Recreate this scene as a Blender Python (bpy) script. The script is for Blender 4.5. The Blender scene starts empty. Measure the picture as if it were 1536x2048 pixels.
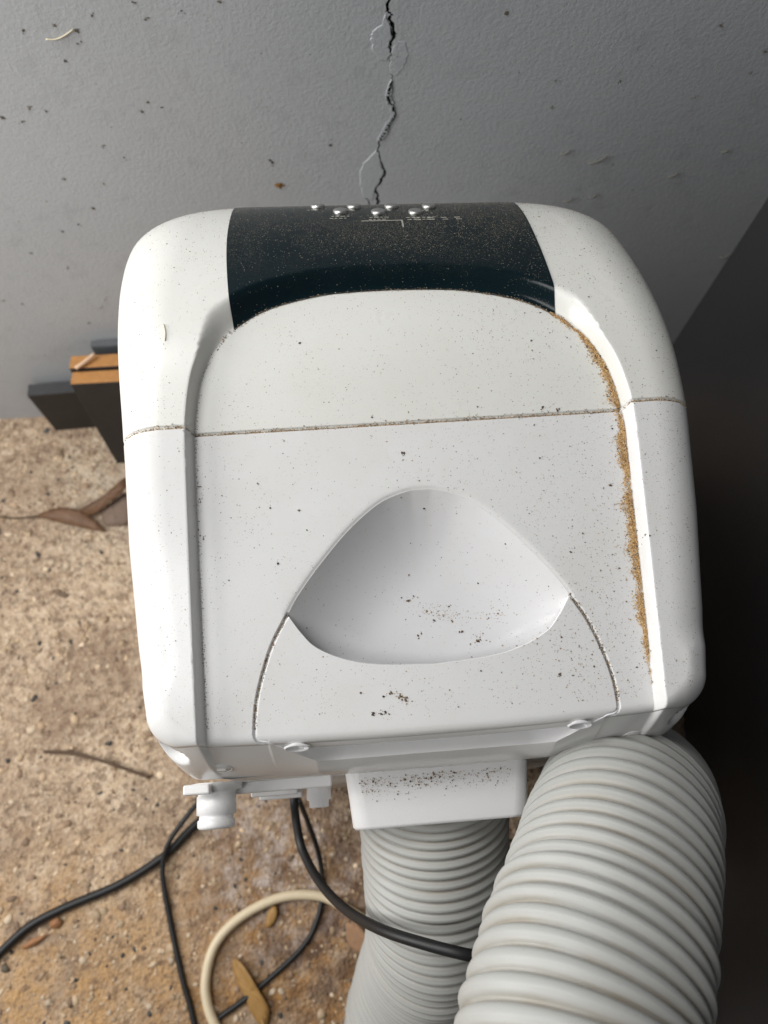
import bpy, bmesh, math, random
import numpy as np
from mathutils import Vector, Matrix
from mathutils.geometry import delaunay_2d_cdt

rng = np.random.default_rng(7)
random.seed(7)
scn = bpy.context.scene
col = scn.collection
rad = math.radians

# ------------------------------------------------------------------ camera
cam = bpy.data.cameras.new('camera')
cam_o = bpy.data.objects.new('camera', cam); col.objects.link(cam_o)
_f = 1420.0                                  # focal length in photo pixels (2048 tall)
_D = Vector((-28, 596, 1420)).normalized()   # straight down, in camera axes
_X = Vector((30232, -1974, 1420)); _X = (_X - _D * _X.dot(_D)).normalized()
_Z = -_D; _Y = _Z.cross(_X)
right = Vector((_X[0], _Y[0], _Z[0])); down = Vector((_X[1], _Y[1], _Z[1])); fwd = Vector((_X[2], _Y[2], _Z[2]))
m3 = Matrix((right, -down, -fwd)).transposed()
cam_o.matrix_world = Matrix.Translation((-.052, -.06, 1.25)) @ m3.to_4x4()
cam.sensor_fit = 'VERTICAL'; cam.sensor_height = 9.8; cam.sensor_width = 7.35
cam.lens = _f / 2048 * 9.8
cam.clip_start = .02; cam.clip_end = 60
cam.dof.use_dof = True; cam.dof.focus_distance = .57; cam.dof.aperture_fstop = 1.4
scn.camera = cam_o
scn.render.resolution_x = 768; scn.render.resolution_y = 1024

# ------------------------------------------------------------------ light
w = bpy.data.worlds.new('World'); scn.world = w; w.use_nodes = True
bg = w.node_tree.nodes['Background']
bg.inputs[0].default_value = (.80, .88, 1.0, 1); bg.inputs[1].default_value = .008

def area(name, loc, target, sx, sy, power, colr):
    l = bpy.data.lights.new(name, 'AREA'); l.shape = 'RECTANGLE'; l.size = sx; l.size_y = sy
    l.energy = power; l.color = colr
    o = bpy.data.objects.new(name, l); col.objects.link(o)
    o.location = loc
    o.rotation_euler = (Vector(target) - Vector(loc)).to_track_quat('-Z', 'Y').to_euler()
    return o
area('daylight_opening', (-1.45, .08, 1.12), (0, .2, .7), .75, .9, 18.5, (1.0, .985, .955))
area('top_fill', (-.80, .50, 2.0), (-.12, .12, .7), .40, .6, 12, (1.0, .99, .97))  # unseen fill lamp, added to brighten the top covers
area('shoulder_highlight', (-.86, -.40, 2.1), (-.86, -.40, 0), .86, .42, 6.5, (1.0, .995, .98))  # unseen lamp, added overhead to reflect as the left shoulder's sky highlight

scn.view_settings.view_transform = 'Standard'; scn.view_settings.look = 'None'
scn.view_settings.exposure = .10; scn.view_settings.gamma = 1
scn.cycles.max_bounces = 8

# ------------------------------------------------------------------ helpers
def new_obj(name, me, mat=None, parent=None):
    o = bpy.data.objects.new(name, me); col.objects.link(o)
    if mat is not None: me.materials.append(mat)
    if parent is not None: o.parent = parent
    return o
def mesh(name, v, f, smooth=True):
    me = bpy.data.meshes.new(name)
    me.from_pydata([tuple(map(float, p)) for p in v], [], [tuple(map(int, q)) for q in f]); me.update()
    if smooth: me.polygons.foreach_set('use_smooth', [True] * len(me.polygons))
    return me
def tag(o, label, cat, group=None, kind=None):
    if label: o['label'] = label
    if cat: o['category'] = cat
    if group: o['group'] = group
    if kind: o['kind'] = kind
    return o
def empty(name, loc=(0, 0, 0)):
    o = bpy.data.objects.new(name, None); col.objects.link(o); o.location = loc
    o.empty_display_size = .05
    return o
def sstep(a, b, x):
    t = np.clip((np.asarray(x, float) - a) / (b - a), 0, 1); return t * t * (3 - 2 * t)
def catmull(P, step):
    P = [np.array(p, float) for p in P]
    P = [2 * P[0] - P[1]] + P + [2 * P[-1] - P[-2]]
    out = []
    for i in range(1, len(P) - 2):
        a, b, c, d = P[i - 1:i + 3]
        n = max(2, int(np.linalg.norm(c - b) / step * 3))
        for k in range(n):
            t = k / n
            out.append(.5 * (2 * b + (c - a) * t + (2 * a - 5 * b + 4 * c - d) * t * t + (3 * b - a - 3 * c + d) * t ** 3))
    out.append(P[-2])
    out = np.array(out)
    s = np.r_[0, np.cumsum(np.linalg.norm(np.diff(out, axis=0), axis=1))]
    n = max(2, int(round(s[-1] / step)))
    q = np.linspace(0, s[-1], n + 1)
    return np.stack([np.interp(q, s, out[:, k]) for k in range(out.shape[1])], 1)
def polydist(x, y, P):
    """distance from points to a polyline"""
    x = np.asarray(x, float); y = np.asarray(y, float)
    P = np.asarray(P, float); best = np.full(x.shape, 1e9)
    for (ax, ay), (bx, by) in zip(P[:-1], P[1:]):
        dx, dy = bx - ax, by - ay; L = dx * dx + dy * dy + 1e-18
        t = np.clip(((x - ax) * dx + (y - ay) * dy) / L, 0, 1)
        best = np.minimum(best, (x - ax - t * dx) ** 2 + (y - ay - t * dy) ** 2)
    return np.sqrt(best)
def inpoly(x, y, P):
    x = np.asarray(x, float); y = np.asarray(y, float)
    P = np.asarray(P, float); ins = np.zeros(x.shape, bool)
    for (ax, ay), (bx, by) in zip(P, np.roll(P, -1, axis=0)):
        c = ((ay > y) != (by > y)) & (x < (bx - ax) * (y - ay) / (by - ay + 1e-18) + ax)
        ins ^= c
    return ins
def tube(path, r, seg=12, cap=True):
    """swept round tube; r scalar or array"""
    P = np.asarray(path, float); n = len(P)
    r = np.full(n, r) if np.isscalar(r) else np.asarray(r)
    T = np.gradient(P, axis=0); T /= np.linalg.norm(T, axis=1)[:, None] + 1e-12
    u = np.cross(T[0], (0, 0, 1.0))
    if np.linalg.norm(u) < 1e-3: u = np.cross(T[0], (0, 1.0, 0))
    u /= np.linalg.norm(u)
    V = []
    a = np.linspace(0, 2 * np.pi, seg, endpoint=False)
    for i in range(n):
        u = u - T[i] * (u @ T[i]); u /= np.linalg.norm(u); v = np.cross(T[i], u)
        V.append(P[i] + r[i] * (np.cos(a)[:, None] * u + np.sin(a)[:, None] * v))
    V = np.concatenate(V); F = []
    for i in range(n - 1):
        for k in range(seg):
            k2 = (k + 1) % seg
            F.append((i * seg + k, i * seg + k2, (i + 1) * seg + k2, (i + 1) * seg + k))
    if cap:
        F.append(tuple(range(seg))[::-1]); F.append(tuple(range((n - 1) * seg, n * seg)))
    return V, F
def box_bm(x0, x1, y0, y1, z0, z1, bevel=.002, seg=2):
    bm = bmesh.new(); bmesh.ops.create_cube(bm, size=1)
    for v in bm.verts:
        v.co = (x0 + (v.co.x + .5) * (x1 - x0), y0 + (v.co.y + .5) * (y1 - y0), z0 + (v.co.z + .5) * (z1 - z0))
    if bevel: bmesh.ops.bevel(bm, geom=bm.edges[:], offset=bevel, segments=seg, affect='EDGES', profile=.5)
    return bm
def bm_obj(name, bm, mat, parent=None, smooth=False):
    me = bpy.data.meshes.new(name); bm.to_mesh(me); bm.free()
    if smooth: me.polygons.foreach_set('use_smooth', [True] * len(me.polygons))
    return new_obj(name, me, mat, parent)

# ------------------------------------------------------------------ materials
def mat_new(name):
    m = bpy.data.materials.new(name); m.use_nodes = True
    nt = m.node_tree; b = nt.nodes['Principled BSDF']
    return m, nt, b
def N(nt, t, **kw):
    n = nt.nodes.new(t)
    for k, v in kw.items():
        if k.startswith('i_'): n.inputs[k[2:].replace('_', ' ')].default_value = v
        else: setattr(n, k, v)
    return n
def ramp(nt, src, stops):
    r = nt.nodes.new('ShaderNodeValToRGB'); nt.links.new(src, r.inputs[0])
    e = r.color_ramp.elements
    while len(e) < len(stops): e.new(.5)
    for k, (p, c) in enumerate(stops):
        e[k].position = p; e[k].color = c if len(c) == 4 else (*c, 1)
    return r
def mixc(nt, fac, a, b):
    m = nt.nodes.new('ShaderNodeMix'); m.data_type = 'RGBA'
    if isinstance(fac, float): m.inputs[0].default_value = fac
    else: nt.links.new(fac, m.inputs[0])
    for s, i in ((a, 6), (b, 7)):
        if isinstance(s, tuple): m.inputs[i].default_value = (*s[:3], 1)
        else: nt.links.new(s, m.inputs[i])
    return m.outputs[2]
def noise(nt, co, scale, detail=4, rough=.55):
    n = N(nt, 'ShaderNodeTexNoise'); n.inputs['Scale'].default_value = scale
    n.inputs['Detail'].default_value = detail; n.inputs['Roughness'].default_value = rough
    nt.links.new(co, n.inputs['Vector']); return n.outputs[0]
def bump(nt, b, h, strength, dist):
    n = N(nt, 'ShaderNodeBump'); n.inputs['Strength'].default_value = strength; n.inputs['Distance'].default_value = dist
    nt.links.new(h, n.inputs['Height']); nt.links.new(n.outputs[0], b.inputs['Normal'])
def coords(nt):
    return N(nt, 'ShaderNodeTexCoord').outputs['Object']

def plastic(name, base, rough=.28, dust=.5, dustcol=(.50, .48, .44), spec=.5):
    m, nt, b = mat_new(name); co = coords(nt)
    blot = noise(nt, co, 9, 5, .6)
    fine = noise(nt, co, 1500, 2, .6)
    fr = ramp(nt, fine, [(.56, (0, 0, 0)), (.74, (1, 1, 1))])
    br = ramp(nt, blot, [(.36, (.10, .10, .10)), (.68, (1, 1, 1))])
    mul = N(nt, 'ShaderNodeMath', operation='MULTIPLY'); nt.links.new(fr.outputs[0], mul.inputs[0]); nt.links.new(br.outputs[0], mul.inputs[1])
    mul2 = N(nt, 'ShaderNodeMath', operation='MULTIPLY'); nt.links.new(mul.outputs[0], mul2.inputs[0]); mul2.inputs[1].default_value = dust
    film = ramp(nt, noise(nt, co, 7, 6, .68), [(.48, (0, 0, 0)), (.78, (.20, .20, .20))])
    c0 = mixc(nt, film.outputs[0], base, (.56, .515, .43))
    c = mixc(nt, mul2.outputs[0], c0, dustcol)
    nt.links.new(c, b.inputs['Base Color'])
    rr = N(nt, 'ShaderNodeMapRange'); nt.links.new(blot, rr.inputs[0])
    rr.inputs[1].default_value = .3; rr.inputs[2].default_value = .7
    rr.inputs[3].default_value = rough; rr.inputs[4].default_value = rough + .16 * dust
    nt.links.new(rr.outputs[0], b.inputs['Roughness'])
    b.inputs['Specular IOR Level'].default_value = spec
    return m
M = {}
M['front'] = plastic('front_cover_plastic', (.79, .79, .755), .25, .6)
M['rear'] = plastic('rear_cover_plastic', (.80, .80, .80), .13, .55)
M['bowl'] = plastic('glossy_recess_plastic', (.80, .80, .815), .07, .12)
M['body'] = plastic('casing_plastic', (.74, .73, .71), .35, .4)
M['fit'] = plastic('white_fitting_plastic', (.80, .80, .81), .3, .4)

def mk_black():
    m, nt, b = mat_new('smoked_panel_plastic'); co = coords(nt)
    fine = noise(nt, co, 1100, 2, .7)
    big = noise(nt, co, 16, 4, .6)
    sep = N(nt, 'ShaderNodeSeparateXYZ'); nt.links.new(co, sep.inputs[0])
    up = N(nt, 'ShaderNodeMapRange'); nt.links.new(sep.outputs[1], up.inputs[0])
    up.inputs[1].default_value = .335; up.inputs[2].default_value = .385; up.inputs[3].default_value = .06; up.inputs[4].default_value = .8
    br = ramp(nt, big, [(.38, (.15, .15, .15)), (.58, (1, 1, 1))])
    fr = ramp(nt, fine, [(.47, (0, 0, 0)), (.68, (1, 1, 1))])
    a = N(nt, 'ShaderNodeMath', operation='MULTIPLY'); nt.links.new(fr.outputs[0], a.inputs[0]); nt.links.new(br.outputs[0], a.inputs[1])
    c = N(nt, 'ShaderNodeMath', operation='MULTIPLY'); nt.links.new(a.outputs[0], c.inputs[0]); nt.links.new(up.outputs[0], c.inputs[1])
    cc = mixc(nt, c.outputs[0], (.004, .012, .016), (.11, .10, .08))
    nt.links.new(cc, b.inputs['Base Color'])
    b.inputs['Specular IOR Level'].default_value = .28
    r2 = N(nt, 'ShaderNodeMapRange'); nt.links.new(c.outputs[0], r2.inputs[0]); r2.inputs[3].default_value = .16; r2.inputs[4].default_value = .6
    nt.links.new(r2.outputs[0], b.inputs['Roughness'])
    return m
M['black'] = mk_black()

def simple(name, c, rough=.5, metal=0, var=.25, vs=60, bmp=0, bs=300, bd=.001):
    m, nt, b = mat_new(name); co = coords(nt)
    n = noise(nt, co, vs, 5)
    cc = mixc(nt, n, tuple(k * (1 - var) for k in c), tuple(min(1, k * (1 + var)) for k in c))
    nt.links.new(cc, b.inputs['Base Color']); b.inputs['Roughness'].default_value = rough; b.inputs['Metallic'].default_value = metal
    if bmp: bump(nt, b, noise(nt, co, bs, 4), bmp, bd)
    return m
M['silver'] = simple('silver_button', (.62, .62, .60), .42, 1, .08)
M['print'] = simple('pale_print', (.42, .41, .36), .6)
M['cord'] = simple('black_rubber', (.010, .010, .011), .5, 0, .3)
M['cream'] = simple('cream_cable', (.74, .62, .43), .45, 0, .12)
M['screw'] = simple('screw_plastic', (.62, .60, .57), .3, 0, .1)
M['plank'] = simple('black_plank_paint', (.022, .020, .019), .55, 0, .4, 40, .3, 120)
M['plankedge'] = simple('grey_plank_edge', (.045, .046, .050), .6, 0, .3, 60)
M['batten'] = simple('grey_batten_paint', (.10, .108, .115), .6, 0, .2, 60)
M['wood'] = simple('bare_wood', (.46, .22, .07), .65, 0, .25, 90, .3, 200)
M['chip'] = simple('pale_wood_chip', (.72, .50, .33), .7)
M['leafb'] = simple('brown_leaf', (.16, .085, .045), .6, 0, .45, 70, .4, 200)
M['leafb2'] = simple('dull_leaf', (.17, .115, .085), .7, 0, .35, 70, .4, 200)
M['leafy'] = simple('tan_leaf', (.36, .20, .06), .6, 0, .35, 70, .4, 200)
M['leafo'] = simple('orange_leaf', (.36, .17, .075), .6, 0, .3, 70)
M['card'] = simple('brown_card', (.36, .21, .12), .8, 0, .2, 60)
M['twig'] = simple('twig', (.10, .06, .035), .7, 0, .3)
M['web'] = simple('web_debris', (.22, .215, .18), .9)
M['straw'] = simple('straw', (.62, .57, .42), .7)
M['crack'] = simple('raw_plaster', (.07, .07, .07), .95, 0, .5, 200)

def mk_attr(name, rough):
    m, nt, b = mat_new(name)
    a = N(nt, 'ShaderNodeAttribute'); a.attribute_name = 'tint'
    nt.links.new(a.outputs['Color'], b.inputs['Base Color']); b.inputs['Roughness'].default_value = rough
    return m
M['grain'] = mk_attr('dirt_grain', .8)
M['pebble'] = mk_attr('pebble_stone', .75)

def mk_wall(name, base):
    m, nt, b = mat_new(name); co = coords(nt)
    big = noise(nt, co, 3.5, 4); mid = noise(nt, co, 40, 4)
    c1 = mixc(nt, big, tuple(k * .93 for k in base), tuple(k * 1.07 for k in base))
    dirt = ramp(nt, mid, [(.55, (0, 0, 0)), (.85, (.35, .35, .35))])
    c2 = mixc(nt, dirt.outputs[0], c1, tuple(k * .6 for k in base))
    nt.links.new(c2, b.inputs['Base Color'])
    b.inputs['Roughness'].default_value = .42
    n1 = noise(nt, co, 230, 3, .5); n2 = noise(nt, co, 420, 2, .5)
    ad = N(nt, 'ShaderNodeMath', operation='MULTIPLY_ADD'); nt.links.new(n2, ad.inputs[0]); ad.inputs[1].default_value = .5; nt.links.new(n1, ad.inputs[2])
    bump(nt, b, ad.outputs[0], .4, .0012)
    return m
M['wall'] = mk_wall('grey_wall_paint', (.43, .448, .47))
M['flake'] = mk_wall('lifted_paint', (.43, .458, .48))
M['wall2'] = mk_wall('shaded_wall_paint', (.045, .046, .050))  # right wall's shade put into its colour, far darker than the back wall

def mk_floor():
    m, nt, b = mat_new('exposed_aggregate_concrete'); co = coords(nt)
    v1 = N(nt, 'ShaderNodeTexVoronoi'); v1.inputs['Scale'].default_value = 95; nt.links.new(co, v1.inputs['Vector'])
    v2 = N(nt, 'ShaderNodeTexVoronoi'); v2.inputs['Scale'].default_value = 210; nt.links.new(co, v2.inputs['Vector'])
    s1 = N(nt, 'ShaderNodeSeparateColor'); nt.links.new(v1.outputs['Color'], s1.inputs[0])
    s2 = N(nt, 'ShaderNodeSeparateColor'); nt.links.new(v2.outputs['Color'], s2.inputs[0])
    stone = ramp(nt, s1.outputs[0], [(0, (.16, .11, .078)), (.22, (.43, .31, .21)), (.6, (.62, .47, .32)), (1, (.74, .60, .45))])
    fine = ramp(nt, s2.outputs[0], [(0, (.20, .14, .095)), (.4, (.54, .40, .27)), (1, (.70, .55, .41))])
    base = mixc(nt, .5, stone.outputs[0], fine.outputs[0])
    big = noise(nt, co, 5, 5, .65)
    stain = ramp(nt, big, [(.38, (1, 1, 1)), (.60, (0, 0, 0))])
    sm = N(nt, 'ShaderNodeMath', operation='MULTIPLY'); nt.links.new(stain.outputs[0], sm.inputs[0]); sm.inputs[1].default_value = .62
    base = mixc(nt, sm.outputs[0], base, (.19, .115, .075))
    def patch(cx, cy, r0, r1, colr, sc, lo, hi, base):
        off = N(nt, 'ShaderNodeVectorMath', operation='SUBTRACT'); nt.links.new(co, off.inputs[0]); off.inputs[1].default_value = (cx, cy, 0)
        ln = N(nt, 'ShaderNodeVectorMath', operation='LENGTH'); nt.links.new(off.outputs[0], ln.inputs[0])
        fall = N(nt, 'ShaderNodeMapRange'); nt.links.new(ln.outputs['Value'], fall.inputs[0])
        fall.inputs[1].default_value = r0; fall.inputs[2].default_value = r1; fall.inputs[3].default_value = 1; fall.inputs[4].default_value = 0
        bl = ramp(nt, noise(nt, co, sc, 6, .7), [(lo, (0, 0, 0)), (hi, (1, 1, 1))])
        fm = N(nt, 'ShaderNodeMath', operation='MULTIPLY'); nt.links.new(fall.outputs[0], fm.inputs[0]); nt.links.new(bl.outputs[0], fm.inputs[1])
        return mixc(nt, fm.outputs[0], base, colr)
    base = patch(-.20, -.30, .08, .30, (.40, .21, .07), 22, .38, .60, base)     # rust stain under the cables
    base = patch(-.12, -.20, .05, .26, (.13, .072, .042), 26, .40, .58, base)   # damp earth by the hose
    base = patch(-.52, -.30, .05, .30, (.56, .33, .14), 18, .38, .64, base)
    base = patch(-.45, .55, .05, .22, (.55, .48, .38), 20, .40, .70, base)
    pit = ramp(nt, noise(nt, co, 62, 3, .6), [(.53, (0, 0, 0)), (.65, (1, 1, 1))])
    pm = N(nt, 'ShaderNodeMath', operation='MULTIPLY'); nt.links.new(pit.outputs[0], pm.inputs[0]); pm.inputs[1].default_value = .62
    base = mixc(nt, pm.outputs[0], base, (.15, .095, .06))
    # pale mineral bloom near the drain
    off = N(nt, 'ShaderNodeVectorMath', operation='SUBTRACT'); nt.links.new(co, off.inputs[0]); off.inputs[1].default_value = (-.20, -.13, 0)
    ln = N(nt, 'ShaderNodeVectorMath', operation='LENGTH'); nt.links.new(off.outputs[0], ln.inputs[0])
    fall = N(nt, 'ShaderNodeMapRange'); nt.links.new(ln.outputs['Value'], fall.inputs[0])
    fall.inputs[1].default_value = .02; fall.inputs[2].default_value = .17; fall.inputs[3].default_value = 1; fall.inputs[4].default_value = 0
    bl = ramp(nt, noise(nt, co, 38, 6, .7), [(.47, (0, 0, 0)), (.64, (1, 1, 1))])
    fm = N(nt, 'ShaderNodeMath', operation='MULTIPLY'); nt.links.new(fall.outputs[0], fm.inputs[0]); nt.links.new(bl.outputs[0], fm.inputs[1])
    base = mixc(nt, fm.outputs[0], base, (.58, .50, .46))
    nt.links.new(base, b.inputs['Base Color']); b.inputs['Roughness'].default_value = .85
    hh = N(nt, 'ShaderNodeMath', operation='ADD'); nt.links.new(v1.outputs['Distance'], hh.inputs[0]); nt.links.new(v2.outputs['Distance'], hh.inputs[1])
    bump(nt, b, hh.outputs[0], .6, .004)
    return m
M['floor'] = mk_floor()

def mk_hose():
    m, nt, b = mat_new('grey_hose_plastic'); co = coords(nt)
    d = ramp(nt, noise(nt, co, 14, 5, .6), [(.35, (.15, .15, .15)), (.65, (1, 1, 1))])
    sp = ramp(nt, noise(nt, co, 420, 2, .6), [(.66, (0, 0, 0)), (.76, (1, 1, 1))])
    a = N(nt, 'ShaderNodeMath', operation='MULTIPLY'); nt.links.new(sp.outputs[0], a.inputs[0]); a.inputs[1].default_value = .3
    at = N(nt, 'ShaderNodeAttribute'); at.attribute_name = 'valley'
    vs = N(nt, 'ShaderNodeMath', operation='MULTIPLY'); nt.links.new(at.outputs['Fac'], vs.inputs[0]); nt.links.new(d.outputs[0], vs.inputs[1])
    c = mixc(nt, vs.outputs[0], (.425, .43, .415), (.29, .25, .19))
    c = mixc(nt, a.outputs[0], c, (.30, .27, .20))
    nt.links.new(c, b.inputs['Base Color']); b.inputs['Roughness'].default_value = .5
    return m
M['hose'] = mk_hose()

# measured points (metres, world axes)
HOSE1 = [(0.0133, -0.0487, 0.5747), (0.0123, -0.0839, 0.5437), (0.0109, -0.1251, 0.5102), (0.0106, -0.1666, 0.4386), (0.0053, -0.2078, 0.3235), (-0.0103, -0.261, 0.2138), (-0.0319, -0.3238, 0.1485)]
HOSE2 = [(0.0636, -0.2051, 0.7235), (0.0813, -0.1704, 0.7064), (0.1138, -0.1328, 0.6749), (0.1469, -0.0865, 0.6416), (0.1801, -0.0701, 0.5851), (0.2254, -0.0677, 0.48), (0.2773, -0.0692, 0.3409), (0.3354, -0.0708, 0.1805)]
CORD_A = [(-0.1408, -0.0338, 0.34), (-0.1403, -0.0641, 0.33), (-0.1337, -0.0969, 0.33), (-0.1121, -0.1291, 0.37), (-0.0838, -0.1503, 0.43), (-0.05, -0.1613, 0.5), (-0.0118, -0.1711, 0.535), (0.0272, -0.1816, 0.545), (0.0744, -0.1999, 0.5)]
CORD_B = [(-0.1552, -0.0383, 0.12), (-0.1466, -0.0738, 0.06), (-0.1359, -0.1184, 0.02), (-0.1332, -0.1615, 0.006), (-0.1421, -0.2053, 0.005), (-0.171, -0.2459, 0.005), (-0.2462, -0.2972, 0.005), (-0.2971, -0.3251, 0.005), (-0.3148, -0.3436, 0.005), (-0.3243, -0.3338, 0.005), (-0.3338, -0.3024, 0.005), (-0.3473, -0.2637, 0.005), (-0.3687, -0.1836, 0.005), (-0.3793, -0.1205, 0.012), (-0.3682, -0.0822, 0.022), (-0.341, -0.0483, 0.03), (-0.3197, -0.0244, 0.03)]
CORD_C = [(-0.2844, -0.0268, 0.008), (-0.3355, -0.0636, 0.008), (-0.3773, -0.0998, 0.008), (-0.4447, -0.135, 0.008), (-0.5259, -0.1606, 0.008), (-0.576, -0.1812, 0.008), (-0.6164, -0.2125, 0.008), (-0.6551, -0.2475, 0.008)]
CREAM = [(-0.0487, -0.2288, 0.01), (-0.0926, -0.1999, 0.01), (-0.1375, -0.1759, 0.01), (-0.1988, -0.1731, 0.01), (-0.26, -0.1951, 0.01), (-0.2974, -0.2284, 0.01), (-0.3107, -0.2721, 0.01), (-0.305, -0.3099, 0.01), (-0.2851, -0.3478, 0.01)]
CRACK = [(0.0195, 0.8025), (0.0224, 0.7884), (0.0233, 0.7737), (0.0219, 0.7637), (0.0258, 0.7595), (0.0237, 0.7554), (0.0266, 0.7491), (0.0274, 0.74), (0.0292, 0.735), (0.024, 0.7242), (0.027, 0.7162), (0.0255, 0.7064), (0.027, 0.6964), (0.0283, 0.6885), (0.0258, 0.6731), (0.0242, 0.6656), (0.0306, 0.6524), (0.0334, 0.6403), (0.0251, 0.6283), (0.0216, 0.6159), (0.0136, 0.6033), (0.0138, 0.5877), (0.0179, 0.5723), (0.0228, 0.5562), (0.0177, 0.5427), (0.0097, 0.5281), (0.0147, 0.5089), (0.0113, 0.4931)]
CRACK2 = [(0.0293, 0.5639), (0.0229, 0.5522), (0.019, 0.5426)]
CRACK3 = [(-0.0033, 0.5186), (0.0008, 0.5079), (0.0043, 0.498)]
FLAKE_A = [(0.0188, 0.7597), (0.0158, 0.7494), (0.005, 0.7434), (0.0034, 0.7337), (0.0051, 0.7215), (0.0119, 0.711), (0.021, 0.7083), (0.0264, 0.7162), (0.0234, 0.7242), (0.0281, 0.7351), (0.0255, 0.748)]
FLAKE_B = [(0.0304, 0.7328), (0.0427, 0.7291), (0.0467, 0.7155), (0.0429, 0.6999), (0.0352, 0.6912), (0.0283, 0.6891), (0.0246, 0.6988), (0.026, 0.7105), (0.028, 0.7207)]
FLAKE_C = [(0.0131, 0.5945), (0.0042, 0.5844), (-0.0056, 0.5727), (-0.011, 0.558), (-0.0106, 0.5376), (-0.0061, 0.5162), (0.0063, 0.5111), (0.009, 0.5282), (0.0163, 0.5428), (0.0215, 0.5547), (0.0166, 0.5723)]
FLAKE_D = [(0.0272, 0.6867), (0.0223, 0.6745), (0.0219, 0.6631), (0.0288, 0.6505), (0.031, 0.639), (0.0232, 0.6298), (0.0185, 0.6189), (0.0123, 0.6063), (0.0181, 0.6046), (0.0241, 0.6158), (0.0276, 0.6268), (0.0353, 0.6389), (0.0324, 0.6523), (0.0266, 0.6655), (0.0281, 0.6743)]
WSPECK = [(0.1492, 0.7572), (-0.2373, 0.779), (-0.1516, 0.7774), (-0.2848, 0.7682), (-0.3263, 0.7594), (-0.3598, 0.7548), (-0.33, 0.721), (-0.3042, 0.7514), (-0.3245, 0.6142), (-0.306, 0.5959), (-0.3907, 0.5682), (-0.3452, 0.5571), (-0.4865, 0.4424), (-0.4473, 0.41), (-0.3716, 0.5187), (-0.4164, 0.3372), (-0.4293, 0.3176), (-0.4618, 0.2822), (-0.2661, 0.6584), (-0.256, 0.6694), (-0.2412, 0.6625), (-0.3742, 0.6629), (-0.3922, 0.6675), (-0.4075, 0.6508), (0.2265, 0.6435), (0.2219, 0.678), (0.4585, 0.6784), (0.4621, 0.7043), (0.3015, 0.6737), (0.4025, 0.649), (-0.1256, 0.5832), (-0.0477, 0.6018), (-0.1229, 0.5793), (-0.4265, 0.6568), (-0.5691, 0.3465), (-0.5459, 0.3352), (-0.4272, 0.4799), (-0.4007, 0.4921), (0.3947, 0.7362), (-0.3097, 0.7395), (-0.3055, 0.7536), (-0.193, 0.7703), (-0.2285, 0.7639)]
WPALE = [(0.3074, 0.5634), (0.2597, 0.5774), (0.422, 0.5332), (0.3185, 0.5026), (0.2839, 0.4974), (0.5909, 0.4221), (0.5748, 0.3677), (0.4781, 0.5692)]
ORANGESPOT = [(-0.1194, 0.5434)]
STRAW = [(-0.3398, 0.7464), (-0.3296, 0.746), (-0.3188, 0.7498), (-0.3077, 0.7557)]
LEAF1 = [(-0.6386, 0.4952, 0.012), (-0.6032, 0.5062, 0.016), (-0.5659, 0.5016, 0.016), (-0.5386, 0.4871, 0.012), (-0.509, 0.4571, 0.006), (-0.5294, 0.4606, 0.006), (-0.5765, 0.474, 0.006), (-0.6136, 0.4859, 0.008)]
LEAF1B = [(-0.5671, 0.4972, 0.012), (-0.5334, 0.5034, 0.03), (-0.4992, 0.52, 0.04), (-0.4655, 0.5437, 0.05), (-0.4659, 0.5279, 0.04), (-0.4969, 0.5039, 0.03), (-0.5335, 0.4899, 0.014)]
LEAF1C = [(-0.5104, 0.5055, 0.012), (-0.4693, 0.527, 0.02), (-0.4621, 0.4735, 0.012), (-0.5069, 0.467, 0.006), (-0.5185, 0.4832, 0.008)]
LEAF1S = [(-0.7253, 0.5009, 0.008), (-0.6695, 0.4939, 0.008), (-0.6358, 0.495, 0.012)]
TWIG = [(-0.5823, 0.0709, 0.006), (-0.5305, 0.0636, 0.008), (-0.4758, 0.0452, 0.01), (-0.4062, 0.0168, 0.008)]
LEAF2 = [(-0.2678, -0.2473, 0.008), (-0.2518, -0.2602, 0.015), (-0.2301, -0.2934, 0.015), (-0.218, -0.3171, 0.01), (-0.2247, -0.3418, 0.006), (-0.2426, -0.322, 0.006), (-0.257, -0.293, 0.006), (-0.2718, -0.2634, 0.006)]
LEAF3 = [(-0.5503, -0.1786, 0.008), (-0.5366, -0.1726, 0.012), (-0.5292, -0.1801, 0.01), (-0.5352, -0.1887, 0.006), (-0.5464, -0.1878, 0.006)]
LEAF4 = [(-0.5885, -0.2086, 0.006), (-0.5717, -0.1983, 0.01), (-0.5479, -0.1937, 0.01), (-0.5665, -0.2085, 0.006), (-0.5848, -0.2123, 0.005)]
LEAF5 = [(-0.2188, -0.1922, 0.006), (-0.2082, -0.1825, 0.01), (-0.2031, -0.193, 0.01), (-0.2115, -0.2096, 0.006), (-0.223, -0.2121, 0.005)]
CARD = [(-0.1007, -0.2134, 0.02), (-0.0819, -0.2169, 0.03), (-0.0661, -0.2377, 0.03), (-0.0695, -0.2551, 0.02), (-0.0846, -0.2551, 0.012), (-0.0988, -0.2412, 0.01)]
DRAIN = [(-0.2731, -0.03, 0.1959), (-0.1868, -0.03, 0.6083), (-0.2341, -0.0405, 0.3811), (-0.1146, -0.0463, 0.2763), (-0.1641, -0.0335, 0.3334)]
BOX = [(-0.0714, -0.0351, 0.61), (-0.0695, -0.0738, 0.61), (0.0801, -0.0765, 0.61), (0.0881, -0.0395, 0.61)]
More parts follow.
